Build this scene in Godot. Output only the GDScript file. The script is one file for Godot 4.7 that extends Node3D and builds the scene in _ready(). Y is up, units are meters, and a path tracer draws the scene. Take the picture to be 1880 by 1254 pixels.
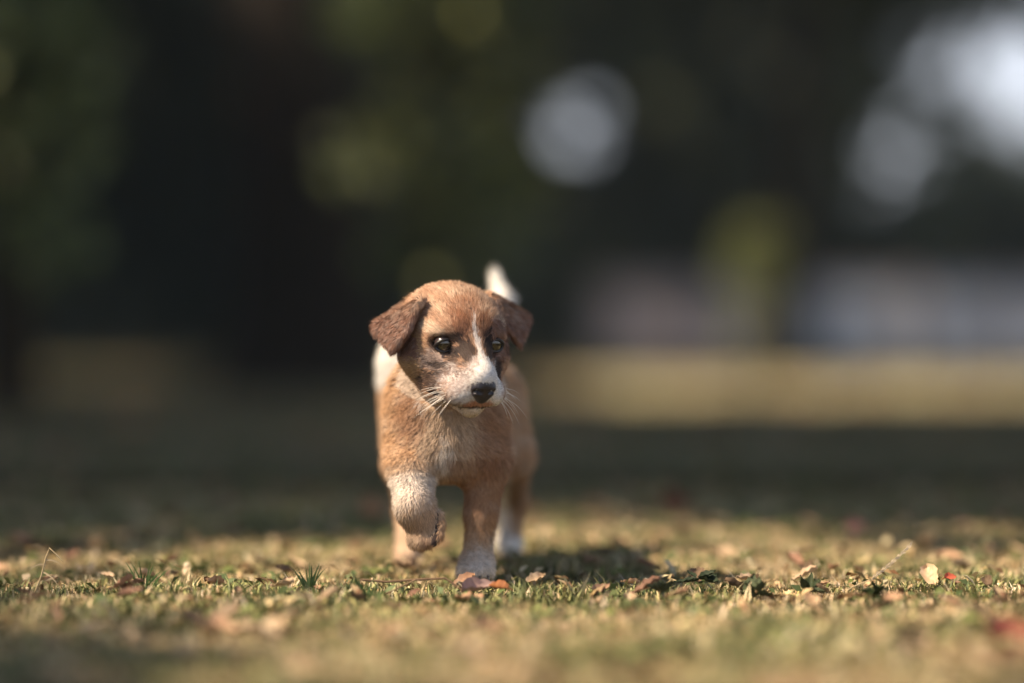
extends Node3D
# A puppy walking over a sunlit patch of lawn under shade trees. Metres, y up, the camera looks along -z.

const DIST := 2.05      # camera to the puppy's face
const EYE := 0.211      # height of the camera

var rng := RandomNumberGenerator.new()
var noise := FastNoiseLite.new()
var names := {}
var sun_dir := Vector3.ZERO

func _ready() -> void:
	rng.seed = 7
	noise.seed = 3
	noise.frequency = 1.0
	_camera_and_light()
	_ground()
	_painted_sun_strip()
	_trees()
	_walls()
	_grass()
	_litter()
	_puppy()
	_small_things()

# ------------------------------------------------------------------ camera, sky, sun

func _camera_and_light() -> void:
	var cam := Camera3D.new()
	cam.name = "camera"
	var lens := CameraAttributesPhysical.new()
	lens.frustum_focal_length = 85.0
	lens.frustum_near = 0.05
	lens.frustum_far = 600.0
	lens.frustum_focus_distance = DIST
	lens.exposure_aperture = 1.1
	cam.attributes = lens
	add_child(cam)
	cam.position = Vector3(0, EYE, 0)
	var env := Environment.new()
	env.tonemap_mode = Environment.TONE_MAPPER_LINEAR
	env.tonemap_exposure = 2.08
	env.background_mode = Environment.BG_SKY
	var sm := ProceduralSkyMaterial.new()
	sm.sky_top_color = Color(0.50, 0.58, 0.70)
	sm.sky_horizon_color = Color(0.86, 0.87, 0.89)
	sm.sky_curve = 0.18
	sm.ground_bottom_color = Color(0.16, 0.15, 0.11)
	sm.ground_horizon_color = Color(0.4, 0.4, 0.36)
	sm.sun_angle_max = 4.0
	env.background_energy_multiplier = 0.88
	var sky := Sky.new()
	sky.sky_material = sm
	env.sky = sky
	env.fog_enabled = true
	env.fog_density = 0.0016
	env.fog_light_color = Color(0.8, 0.86, 0.9)
	env.sdfgi_enabled = true
	env.ssao_enabled = true
	env.ssil_enabled = true
	var we := WorldEnvironment.new()
	we.name = "world"
	we.environment = env
	add_child(we)
	var el := deg_to_rad(48.0)
	var az := deg_to_rad(23.0)
	sun_dir = Vector3(-cos(el) * cos(az), sin(el), cos(el) * sin(az))
	var sun := DirectionalLight3D.new()
	sun.name = "sun"
	sun.light_color = Color(1.0, 0.915, 0.80)
	sun.light_energy = 1.6
	sun.light_angular_distance = 0.5
	sun.shadow_enabled = true
	add_child(sun)
	sun.look_at_from_position(sun_dir * 50.0, Vector3.ZERO, Vector3.UP)

# ------------------------------------------------------------------ helpers

func numbered(called: String) -> String:
	var n: int = names.get(called, 0)
	names[called] = n + 1
	return called if n == 0 else "%s_%03d" % [called, n]

func thing(called: String, label: String, category: String, at := Vector3.ZERO, group := "") -> Node3D:
	var o := Node3D.new()
	o.name = numbered(called)
	add_child(o)
	o.position = at
	o.set_meta("label", label)
	o.set_meta("category", category)
	if group:
		o.set_meta("group", group)
	return o

func part(called: String, mesh: Mesh, m: Material, parent: Node3D, at := Vector3.ZERO) -> MeshInstance3D:
	var o := MeshInstance3D.new()
	o.name = called
	o.mesh = mesh
	o.material_override = m
	parent.add_child(o, true)
	o.position = at
	return o

func copies(called: String, mesh: Mesh, m: Material, places: Array, tints: PackedColorArray, parent: Node3D) -> MultiMeshInstance3D:
	var mm := MultiMesh.new()
	mm.transform_format = MultiMesh.TRANSFORM_3D
	mm.use_colors = true
	mm.mesh = mesh
	mm.instance_count = places.size()
	for i in places.size():
		mm.set_instance_transform(i, places[i])
		mm.set_instance_color(i, tints[i])
	var o := MultiMeshInstance3D.new()
	o.name = called
	o.multimesh = mm
	o.material_override = m
	parent.add_child(o, true)
	o.set_meta("kind", "stuff")
	return o

# many placed copies of a few small shapes joined into one mesh; each copy takes one of the shape's tints
func strewn(called: String, shape: Shape, m: Material, places: Array, tints: Array, parent: Node3D) -> MeshInstance3D:
	var out := Shape.new()
	var dyed := []
	for t in tints:
		var c := PackedColorArray()
		for k in shape.c:
			c.append(Color(k.r * t.r, k.g * t.g, k.b * t.b))
		dyed.append(c)
	var faces := shape.f.size()
	for i in places.size():
		var xf: Transform3D = places[i]
		var first := out.v.size()
		out.v.append_array(xf * shape.v)
		out.n.append_array(Transform3D(xf.basis.orthonormalized(), Vector3.ZERO) * shape.n)
		out.c.append_array(dyed[rng.randi() % dyed.size()])
		for k in faces:
			out.f.append(shape.f[k] + first)
	var o := part(called, out.mesh(), m, parent)
	o.set_meta("kind", "stuff")
	return o

func some_tints(low: float, high: float) -> Array:
	var o := []
	for k in 9:
		var b := lerpf(low, high, k / 8.0)
		o.append(Color(b * rnd(0.92, 1.1), b, b * rnd(0.88, 1.1)))
	return o

func matte(rough := 0.85, spec := 0.3, back := 0.0) -> StandardMaterial3D:
	var m := StandardMaterial3D.new()
	m.vertex_color_use_as_albedo = true
	m.roughness = rough
	m.metallic_specular = spec
	m.cull_mode = BaseMaterial3D.CULL_DISABLED
	if back > 0.0:
		m.backlight_enabled = true
		m.backlight = Color(back, back, back)
	return m

class Shape:
	var v := PackedVector3Array()
	var n := PackedVector3Array()
	var c := PackedColorArray()
	var f := PackedInt32Array()
	func mesh() -> ArrayMesh:
		var a := []
		a.resize(Mesh.ARRAY_MAX)
		a[Mesh.ARRAY_VERTEX] = v
		a[Mesh.ARRAY_NORMAL] = n
		a[Mesh.ARRAY_COLOR] = c
		a[Mesh.ARRAY_INDEX] = f
		var out := ArrayMesh.new()
		out.add_surface_from_arrays(Mesh.PRIMITIVE_TRIANGLES, a)
		return out
	func smooth() -> void:
		n.resize(v.size())
		n.fill(Vector3.ZERO)
		for i in range(0, f.size(), 3):
			var w := (v[f[i + 2]] - v[f[i]]).cross(v[f[i + 1]] - v[f[i]])
			n[f[i]] += w
			n[f[i + 1]] += w
			n[f[i + 2]] += w
		for i in n.size():
			n[i] = n[i].normalized() if n[i].length_squared() > 0.0 else Vector3.UP
	# turns each face to the side that its normals point to
	func orient() -> void:
		for i in range(0, f.size(), 3):
			var w := (v[f[i + 2]] - v[f[i]]).cross(v[f[i + 1]] - v[f[i]])
			if w.dot(n[f[i]] + n[f[i + 1]] + n[f[i + 2]]) < 0.0:
				var t := f[i + 1]
				f[i + 1] = f[i + 2]
				f[i + 2] = t
	func quad(a: int, b: int, d: int, e: int) -> void:
		f.append_array(PackedInt32Array([a, b, d, a, d, e]))

# a tube through points, with a radius at each; rough adds bumps
func tube(s: Shape, pts: PackedVector3Array, rad: PackedFloat32Array, sides: int, col: Color, rough := 0.0, vary := 0.0) -> void:
	var first := s.v.size()
	for i in pts.size():
		var d := (pts[mini(i + 1, pts.size() - 1)] - pts[maxi(i - 1, 0)]).normalized()
		var u := d.cross(Vector3(0.31, 0.2, 0.93)).normalized()
		var w := u.cross(d)
		for k in sides + 1:
			var t := TAU * k / sides
			var r := rad[i]
			if rough > 0.0:
				r *= 1.0 + rough * (noise.get_noise_3d(cos(t) * 2.2, sin(t) * 2.2, i * 0.35 + pts[0].x * 3.0) + 0.6 * noise.get_noise_3d(cos(t) * 6.0, sin(t) * 6.0, i * 0.2 + pts[0].z))
			s.v.append(pts[i] + (u * cos(t) + w * sin(t)) * r)
			s.c.append(col.lerp(col * 0.55, vary * (0.5 + 0.5 * noise.get_noise_3d(cos(t) * 5.0, sin(t) * 5.0, i * 0.6))))
			s.n.append((u * cos(t) + w * sin(t)))
	for i in pts.size() - 1:
		for k in sides:
			var a := first + i * (sides + 1) + k
			s.quad(a, a + 1, a + sides + 2, a + sides + 1)

func ground_y(x: float, z: float) -> float:
	var near := clampf(1.0 - (absf(z) - 5.0) / 6.0, 0.0, 1.0)
	return near * (0.007 * noise.get_noise_2d(x * 2.1, z * 2.1) + 0.004 * noise.get_noise_2d(x * 7.0 + 9.0, z * 7.0)) - 0.002

func rnd(a: float, b: float) -> float:
	return rng.randf_range(a, b)

# ------------------------------------------------------------------ ground

func _ground() -> void:
	var xs := PackedFloat32Array()
	var zs := PackedFloat32Array()
	var x := -250.0
	while x < 250.0:
		xs.append(x)
		x += clampf(absf(x) * 0.12, 0.05, 12.0)
	xs.append(250.0)
	var z := 30.0
	while z > -450.0:
		zs.append(z)
		var away := maxf(0.0, maxf(z + 1.0, -3.6 - z))
		z -= clampf(away * 0.12, 0.05, 15.0)
	zs.append(-450.0)
	var s := Shape.new()
	for j in zs.size():
		for i in xs.size():
			s.v.append(Vector3(xs[i], ground_y(xs[i], zs[j]), zs[j]))
			s.c.append(Color.WHITE)
	for j in zs.size() - 1:
		for i in xs.size() - 1:
			var a := j * xs.size() + i
			s.quad(a, a + xs.size(), a + xs.size() + 1, a + 1)
	s.smooth()
	for i in s.n.size():
		if s.n[i].y < 0.0:
			s.n[i] = -s.n[i]
	var m := StandardMaterial3D.new()
	m.roughness = 1.0
	m.metallic_specular = 0.1
	var fn := FastNoiseLite.new()
	fn.seed = 11
	fn.frequency = 0.02
	fn.fractal_octaves = 5
	var t := NoiseTexture2D.new()
	t.width = 1024
	t.height = 1024
	t.seamless = true
	t.noise = fn
	var g := Gradient.new()
	g.offsets = PackedFloat32Array([0.0, 0.35, 0.6, 1.0])
	g.colors = PackedColorArray([Color(0.05, 0.038, 0.026).linear_to_srgb(), Color(0.09, 0.07, 0.042).linear_to_srgb(), Color(0.10, 0.095, 0.045).linear_to_srgb(), Color(0.17, 0.13, 0.08).linear_to_srgb()])
	t.color_ramp = g
	m.albedo_texture = t
	m.uv1_triplanar = true
	m.uv1_world_triplanar = true
	m.uv1_scale = Vector3(0.9, 0.9, 0.9)
	var o := part("ground", s.mesh(), m, self)
	o.set_meta("kind", "structure")
	o.set_meta("label", "lawn of short dry grass and bare soil under the trees")

func _painted_sun_strip() -> void:  # pale ground only under the far sun band; its brightness is partly painted
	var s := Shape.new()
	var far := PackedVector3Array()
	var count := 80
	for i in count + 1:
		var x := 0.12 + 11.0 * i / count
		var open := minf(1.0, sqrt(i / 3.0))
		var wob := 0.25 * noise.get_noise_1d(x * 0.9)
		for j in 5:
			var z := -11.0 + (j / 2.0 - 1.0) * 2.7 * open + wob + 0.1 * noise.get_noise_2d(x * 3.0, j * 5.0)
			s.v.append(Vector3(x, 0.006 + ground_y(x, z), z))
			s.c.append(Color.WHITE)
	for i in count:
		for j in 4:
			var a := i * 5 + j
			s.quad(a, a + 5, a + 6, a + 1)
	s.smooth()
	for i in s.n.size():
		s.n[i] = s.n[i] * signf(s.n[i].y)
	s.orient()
	var m := StandardMaterial3D.new()
	m.roughness = 0.95
	m.metallic_specular = 0.2
	var fn := FastNoiseLite.new()
	fn.seed = 21
	fn.frequency = 0.03
	fn.fractal_octaves = 5
	var t := NoiseTexture2D.new()
	t.width = 512
	t.height = 512
	t.seamless = true
	t.noise = fn
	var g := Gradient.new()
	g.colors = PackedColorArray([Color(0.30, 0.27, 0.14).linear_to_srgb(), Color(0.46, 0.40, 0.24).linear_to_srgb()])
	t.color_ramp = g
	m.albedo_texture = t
	m.uv1_triplanar = true
	m.uv1_world_triplanar = true
	var o := part("painted_sun_strip", s.mesh(), m, self)
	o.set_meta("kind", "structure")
	o.set_meta("label", "pale strip of dry ground with the far band of sun put into its colour")

# ------------------------------------------------------------------ light through the leaves

# where the sun reaches the ground (x, z): negative inside
func sunlit(x: float, z: float) -> float:
	var a := sqrt(pow((x - 0.06) / 0.54, 2.0) + pow((z + 2.2) / (0.52 if z < -2.2 else 0.66), 2.0)) - 1.0
	var d := a * 0.6
	d = minf(d, maxf(maxf(0.3 - x, x - 7.0), maxf(-13.8 - z, z + 8.4)))
	d = minf(d, maxf(absf(x + 2.75) - 0.4, absf(z + 14.2) - 2.2))
	d = minf(d, maxf(absf(x + 3.75) - 0.3, absf(z + 14.0) - 1.0))
	return d

# points that the sun reaches: [place, radius]
var sunny := [
	[Vector3(-0.42, 0.86, -7.5), 0.10], [Vector3(-0.15, 1.02, -7.5), 0.12], [Vector3(-0.2, 0.6, -7.4), 0.07],
	[Vector3(-1.25, 0.78, -6.0), 0.12], [Vector3(-1.2, 1.0, -6.0), 0.12],
]

func shades_a_sunny_place(p: Vector3, r: float) -> bool:
	var g := p - sun_dir * (p.y / sun_dir.y)
	if sunlit(g.x, g.z) < r:
		return true
	for q in sunny:
		var to: Vector3 = p - q[0]
		var along := to.dot(sun_dir)
		if along > 0.0 and (to - sun_dir * along).length() < r * 0.55 + q[1]:
			return true
	return false

# ------------------------------------------------------------------ trees

func leaf(s: Shape, at: Vector3, b: Basis, length: float, width: float, col: Color) -> void:
	var i := s.v.size()
	var d := b.x
	var w := b.z * width * 0.5
	var up := b.y
	for p in [at, at + d * length * 0.45 + w + up * width * 0.15, at + d * length - up * length * 0.1, at + d * length * 0.45 - w + up * width * 0.15]:
		s.v.append(p)
		s.n.append(up)
		s.c.append(col)
	s.f.append_array(PackedInt32Array([i, i + 1, i + 2, i, i + 2, i + 3]))

func random_basis() -> Basis:
	return Basis.from_euler(Vector3(rnd(-0.9, 0.9), rnd(0, TAU), rnd(-0.9, 0.9)))

func leaf_clump(count: int, radius: float, length: float, cols: Array) -> Shape:
	var s := Shape.new()
	for k in count:
		var p := Vector3(rnd(-1, 1), rnd(-1, 1), rnd(-1, 1))
		while p.length() > 1.0:
			p = Vector3(rnd(-1, 1), rnd(-1, 1), rnd(-1, 1))
		var c: Color = cols[rng.randi() % cols.size()]
		var l := length * rnd(0.7, 1.25)
		leaf(s, p * radius, random_basis(), l, l * rnd(0.42, 0.6), c * rnd(0.75, 1.25))
	s.orient()
	return s

var bark: StandardMaterial3D
var foliage: StandardMaterial3D

func bark_material() -> StandardMaterial3D:
	var m := matte(0.95, 0.2)
	var fn := FastNoiseLite.new()
	fn.seed = 5
	fn.frequency = 0.03
	fn.fractal_octaves = 4
	var t := NoiseTexture2D.new()
	t.width = 512
	t.height = 512
	t.seamless = true
	t.noise = fn
	var g := Gradient.new()
	g.colors = PackedColorArray([Color(0.45, 0.42, 0.4), Color(1, 0.97, 0.93)])
	t.color_ramp = g
	m.albedo_texture = t
	m.uv1_triplanar = true
	m.uv1_scale = Vector3(3.0, 0.8, 3.0)
	return m

# tree with a flared trunk, limbs towards its leaf clumps and a crown of clumps
func tree(label: String, at: Vector3, r: float, height: float, lean: Vector3, clumps: Array, clump: Shape, col: Color, group := "") -> Node3D:
	var t := thing("tree", label, "tree", at, group)
	var s := Shape.new()
	var pts := PackedVector3Array()
	var rad := PackedFloat32Array()
	var steps := 26
	for i in steps + 1:
		var u := pow(float(i) / steps, 1.4)
		pts.append(Vector3(lean.x * u * u + 0.06 * r * sin(u * 9.0), -0.05 + height * u, lean.z * u * u))
		rad.append(r * (1.0 - 0.55 * u) * (1.0 + 0.55 * exp(-height * u / (r * 1.1))))
	tube(s, pts, rad, 20, col, 0.12, 0.7)
	s.smooth()
	part("trunk", s.mesh(), bark, t)
	var top: Vector3 = pts[steps]
	for k in 6:
		if clumps.is_empty():
			break
		var tip: Vector3 = clumps[(k * 7919) % clumps.size()].origin - at
		var from: Vector3 = pts[steps - 2 - 2 * k] if k < 5 else top
		var ls := Shape.new()
		var lp := PackedVector3Array()
		var lr := PackedFloat32Array()
		for i in 7:
			var u := i / 6.0
			lp.append(from.lerp(tip, u) + Vector3(0, 0.12 * from.distance_to(tip) * sin(u * PI), 0))
			lr.append(maxf(0.015, r * 0.36 * (1.0 - u)))
		tube(ls, lp, lr, 8, col, 0.08, 0.5)
		ls.smooth()
		part("limb", ls.mesh(), bark, t)
	if not clumps.is_empty():
		var places := []
		for c in clumps:
			places.append(Transform3D(c.basis, c.origin - at))
		strewn("crown", clump, foliage, places, some_tints(0.75, 1.25), t)
	return t

func clump_at(p: Vector3, size: float) -> Transform3D:
	return Transform3D(Basis.from_euler(Vector3(rnd(0, TAU), rnd(0, TAU), rnd(0, TAU))).scaled(Vector3.ONE * size), p)

func _trees() -> void:
	bark = bark_material()
	foliage = matte(0.55, 0.4, 0.35)
	var greens := [Color(0.030, 0.045, 0.021), Color(0.042, 0.058, 0.026), Color(0.038, 0.052, 0.03), Color(0.055, 0.064, 0.026)]
	var near_clump := leaf_clump(44, 0.5, 0.28, greens)
	var far_clump := leaf_clump(64, 0.85, 0.36, greens)
	var lime := [Color(0.12, 0.14, 0.045), Color(0.17, 0.19, 0.07), Color(0.06, 0.075, 0.03)]
	var lime_clump := leaf_clump(34, 0.13, 0.075, lime)
	# shade trees: trunk foot, radius, height, lean, label
	var shade := [
		[Vector3(-0.83, 0, -9.5), 0.26, 5.2, Vector3(-0.5, 0, 0.3), "massive dark brown trunk standing behind the puppy on the shaded lawn"],
		[Vector3(-1.46, 0, -7.0), 0.085, 4.6, Vector3(-0.3, 0, -0.2), "slim dark trunk standing well left of the massive brown trunk"],
		[Vector3(1.72, 0, -15.0), 0.12, 5.0, Vector3(0.3, 0, 0.2), "dark trunk standing between the pink and the pale blue wall panels"],
		[Vector3(-4.6, 0, -4.2), 0.2, 4.6, Vector3(0.4, 0, 0.2), "shade tree at the side of the lawn whose crown shades the grass behind the puppy"],
		[Vector3(-6.5, 0, -12.0), 0.22, 5.0, Vector3(0.2, 0, 0.2), "shade tree at the side of the lawn beyond the slim dark trunk"],
		[Vector3(4.6, 0, -16.5), 0.2, 5.0, Vector3(-0.2, 0, 0.2), "shade tree near the pale blue wall panels at the far side of the sunlit strip"],
	]
	shade.append([Vector3(-7.5, 0, -21.0), 0.2, 5.5, Vector3(0.2, 0, 0.2), "shade tree far back at the side of the lawn before the treeline"])
	shade.append([Vector3(-2.4, 0, -22.0), 0.16, 5.5, Vector3(0.1, 0, 0.1), "shade tree far back behind the massive trunk, before the treeline"])
	shade.append([Vector3(7.8, 0, -22.5), 0.2, 5.5, Vector3(-0.2, 0, 0.1), "shade tree far back beside the pale blue wall panels"])
	var owned := []
	for a in shade:
		owned.append([])
	for k in 6592:
		var gx := rnd(-8.5, 8.5)
		var gz := rnd(-19.0, -2.3)
		if k > 3400:
			gx = rnd(-11, 10)
			gz = rnd(-31.0, -17.0)
		if k > 4600:
			gx = rnd(-15, 16)
			gz = rnd(-38.0, -16.0)
		if k > 6300:
			gx = rnd(-2.2, -0.62)
			gz = rnd(-2.9, -0.6)
		if k > 6540:
			gx = rnd(-1.1, 1.1)
			gz = rnd(-2.0, -1.0)
		var h := rnd(3.9, 7.5) + (1.8 if gz < -18.0 else 0.0)
		var p := Vector3(gx, 0, gz) + sun_dir * (h / sun_dir.y)
		var size := rnd(0.75, 1.25) * (0.4 if k > 6540 else 1.0)
		if p.y < EYE + 0.16 * -p.z:
			continue
		if shades_a_sunny_place(p, 0.52 * size):
			continue
		var best := 0
		for i in shade.size():
			if (shade[i][0] - p).length() < (shade[best][0] - p).length():
				best = i
		owned[best].append(clump_at(p, size))
	# a low bough that hangs into the gap of sky
	for k in 48:
		var p := Vector3(rnd(2.0, 4.6), 0, -15.6 + rnd(-0.7, 0.7))
		p.y = EYE + (0.137 + 0.03 * rng.randf() + 0.012 * noise.get_noise_1d(p.x * 3.0)) * -p.z
		owned[5].append(clump_at(p, rnd(0.5, 0.9)))
	for k in 11:
		owned[5].append(clump_at(Vector3(2.15 + rnd(0, 0.75), EYE + rnd(0.075, 0.135) * 15.5, -15.5 + rnd(-0.5, 0.5)), rnd(0.35, 0.7)))
	for i in shade.size():
		var a: Array = shade[i]
		tree(a[4], a[0], a[1], a[2], a[3], owned[i], near_clump, Color(0.052, 0.045, 0.037), "shade trees")
	# treeline closing the lawn
	var line := [
		[Vector3(-9.5, 0, -31), "broad dark tree at the far edge of the lawn, left end of the treeline"],
		[Vector3(-6.2, 0, -34), "dark tree of the far treeline seen beyond the slim trunk"],
		[Vector3(-3.2, 0, -31.5), "dark tree of the far treeline directly behind the massive trunk"],
		[Vector3(-0.2, 0, -33.5), "dark tree of the far treeline behind the sapling"],
		[Vector3(2.4, 0, -31.5), "dark tree of the far treeline beside the pink wall panels"],
		[Vector3(4.0, 0, -36), "dark tree of the far treeline beside the gap of open sky"],
		[Vector3(8.6, 0, -36), "low dark tree of the far treeline under the gap of open sky"],
		[Vector3(-13.2, 0, -29), "dark tree of the far treeline past its left end"],
		[Vector3(-16.6, 0, -25.5), "dark tree closing the far side of the lawn beyond the treeline's left end"],
		[Vector3(-19.0, 0, -21), "dark tree at the open side of the lawn, last of the treeline"],
		[Vector3(14.4, 0, -33), "tall dark tree of the far treeline right of the gap of open sky"],
	]
	for i in line.size():
		var at: Vector3 = line[i][0]
		var cl := []
		for k in 300:
			var p := at + Vector3(rnd(-2.7, 2.7), rnd(0.1, 7.5), rnd(-1.4, 1.2))
			if k > 245:
				p.y = rnd(0.1, 0.9)
			var low := absf(p.x - at.x) / 2.6
			if p.y > 7.6 - 2.2 * low * low:
				continue
			# the gap of sky over the wall on the right
			var sx := p.x / -p.z
			var sy := (p.y - EYE) / -p.z
			if sx > 0.150 and sx < 0.33 and sy > 0.0745 + 0.006 * noise.get_noise_1d(p.x * 2.0):
				continue
			if Vector2(sx - 0.146, sy - 0.069).length() < 0.0285:
				continue
			if Vector2(sx - 0.0247, sy - 0.0905).length() < 0.0275:
				continue
			cl.append(clump_at(p, rnd(0.8, 1.25)))
		tree(line[i][1], at, 0.2, 4.5, Vector3(0.1, 0, 0), cl, far_clump, Color(0.06, 0.045, 0.035), "trees of the far treeline")
	# saplings in the shade with sunlit leaves
	var saplings := [
		[Vector3(-0.22, 0, -7.5), 1.3, 0.30, 46, "leafy yellow green sapling growing behind the puppy beside the massive trunk"],
		[Vector3(-1.22, 0, -6.0), 1.15, 0.16, 22, "thin yellow green sapling growing beside the slim dark trunk"],
		[Vector3(1.16, 0, -11.5), 0.82, 0.10, 9, "small round olive bush standing in the sunlit strip of grass"],
	]
	for a in saplings:
		var at: Vector3 = a[0]
		var t := thing("sapling", a[4], "sapling", at, "saplings under the trees")
		var s := Shape.new()
		tube(s, PackedVector3Array([Vector3(0, -0.02, 0), Vector3(0.01, 0.4, 0), Vector3(-0.02, a[1] * 0.7, 0.02), Vector3(0.02, a[1], 0)]), PackedFloat32Array([0.022, 0.018, 0.012, 0.004]), 8, Color(0.1, 0.08, 0.05))
		part("stem", s.mesh(), bark, t)
		var places := []
		for k in int(a[3]):
			var p := Vector3(rnd(-1, 1) * a[2], rnd(0.35, 1.02) * a[1], rnd(-1, 1) * a[2] * 0.7)
			places.append(clump_at(p, rnd(0.7, 1.2)))
		for k in 7:
			var bs := Shape.new()
			var tip: Vector3 = places[k].origin
			var from := Vector3(0, tip.y * 0.75, 0)
			tube(bs, PackedVector3Array([from, from.lerp(tip, 0.5) + Vector3(0, 0.02, 0), tip]), PackedFloat32Array([0.009, 0.006, 0.003]), 6, Color(0.1, 0.08, 0.05))
			part("branch", bs.mesh(), bark, t)
		strewn("foliage", lime_clump, foliage, places, some_tints(0.6, 1.2), t)

# ------------------------------------------------------------------ low boundary wall

func box(s: Shape, c: Vector3, h: Vector3, col: Color) -> void:
	var b := minf(0.012, minf(h.x, minf(h.y, h.z)) * 0.3)
	for ax in 3:
		for sg in [-1.0, 1.0]:
			var n := Vector3.ZERO
			n[ax] = sg
			var u := Vector3.ZERO
			u[(ax + 1) % 3] = h[(ax + 1) % 3] - b
			var w := Vector3.ZERO
			w[(ax + 2) % 3] = h[(ax + 2) % 3] - b
			var o := c + n * h[ax]
			var i := s.v.size()
			for p in [o - u - w, o + u - w, o + u + w, o - u + w]:
				s.v.append(p)
				s.n.append(n)
				s.c.append(col)
			if sg > 0:
				s.f.append_array(PackedInt32Array([i, i + 2, i + 1, i, i + 3, i + 2]))
			else:
				s.f.append_array(PackedInt32Array([i, i + 1, i + 2, i, i + 2, i + 3]))
	# chamfers
	for ax in 3:
		for s1 in [-1.0, 1.0]:
			for s2 in [-1.0, 1.0]:
				var a1 := (ax + 1) % 3
				var a2 := (ax + 2) % 3
				var i := s.v.size()
				var n := Vector3.ZERO
				n[a1] = s1
				n[a2] = s2
				for q in [[-1.0, 0], [1.0, 0], [1.0, 1], [-1.0, 1]]:
					var p := c
					p[ax] += q[0] * (h[ax] - b)
					p[a1] += s1 * (h[a1] - (b if q[1] == 1 else 0.0))
					p[a2] += s2 * (h[a2] - (0.0 if q[1] == 1 else b))
					s.v.append(p)
					s.n.append(n.normalized())
					s.c.append(col)
				s.f.append_array(PackedInt32Array([i, i + 1, i + 2, i, i + 2, i + 3]))
	s.orient()

func _walls() -> void:
	var m := matte(0.9, 0.3)
	var z := -27.0
	var runs := [
		["boundary_wall", "low pinkish plastered boundary wall left of the dark far trunk", -99.0, [[1.5, 1.0], [2.55, 1.0]], Color(0.66, 0.55, 0.54)],
		["boundary_wall", "low pale blue plastered boundary wall right of the dark far trunk", -99.0, [[3.85, 1.1], [5.0, 1.1], [6.15, 1.1], [7.3, 1.1]], Color(0.66, 0.68, 0.74)],
	]
	for a in runs:
		var first: float = a[3][0][0]
		var t := thing(a[0], a[1], "wall", Vector3(first, 0, z), "boundary wall runs")
		for q in a[3]:
			var s := Shape.new()
			var col: Color = a[4]
			box(s, Vector3(q[0] - first, 0.40, 0), Vector3(q[1] * 0.5, 0.40, 0.06), col * rnd(0.85, 1.1))
			part("panel", s.mesh(), m, t)
			var ps := Shape.new()
			box(ps, Vector3(q[0] - first - q[1] * 0.5 - 0.03, 0.44, 0.01), Vector3(0.07, 0.44, 0.09), Color(0.33, 0.28, 0.27))
			part("pillar", ps.mesh(), m, t)
			var cs := Shape.new()
			box(cs, Vector3(q[0] - first, 0.83, 0), Vector3(q[1] * 0.5 - 0.06, 0.03, 0.10), Color(0.36, 0.31, 0.3))
			part("coping", cs.mesh(), m, t)

# ------------------------------------------------------------------ grass

func tuft(blades: int, spread: float, hmin: float, hmax: float, wide: float, cols: Array, flat: float) -> Shape:
	var s := Shape.new()
	for k in blades:
		var a := rnd(0, TAU)
		var r := sqrt(rng.randf()) * spread
		var o := Vector3(cos(a) * r, -0.003, sin(a) * r)
		var lean := Vector3(cos(a), 0, sin(a)).rotated(Vector3.UP, rnd(-1.3, 1.3)) * rnd(0.15, 1.0 + flat * 2.0)
		var h := rnd(hmin, hmax)
		var side := Vector3(-lean.z, 0, lean.x).normalized().rotated(Vector3.UP, rnd(-0.6, 0.6)) * wide * 0.5 * rnd(0.7, 1.3)
		var mid := o + (Vector3.UP + lean * 0.35).normalized() * h * 0.55
		var tip := mid + (Vector3.UP * (0.75 - flat) + lean * 0.9).normalized() * h * 0.55
		var i := s.v.size()
		var c: Color = cols[rng.randi() % cols.size()]
		c = c * rnd(0.7, 1.3)
		for p in [o - side, o + side, mid + side * 0.85, mid - side * 0.85, tip]:
			s.v.append(p)
			s.n.append((side.cross(tip - o).normalized() * signf(side.cross(tip - o).y + 0.00000001) + Vector3.UP * 0.3).normalized())
			s.c.append(c)
		s.f.append_array(PackedInt32Array([i, i + 1, i + 2, i, i + 2, i + 3, i + 3, i + 2, i + 4]))
	s.orient()
	return s

var blade_mat: StandardMaterial3D
const GREEN := [Color(0.12, 0.15, 0.05), Color(0.18, 0.20, 0.075), Color(0.08, 0.11, 0.04), Color(0.26, 0.27, 0.11)]
const STRAW := [Color(0.56, 0.45, 0.27), Color(0.48, 0.37, 0.22), Color(0.66, 0.56, 0.38), Color(0.36, 0.26, 0.14), Color(0.30, 0.28, 0.12)]

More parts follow.
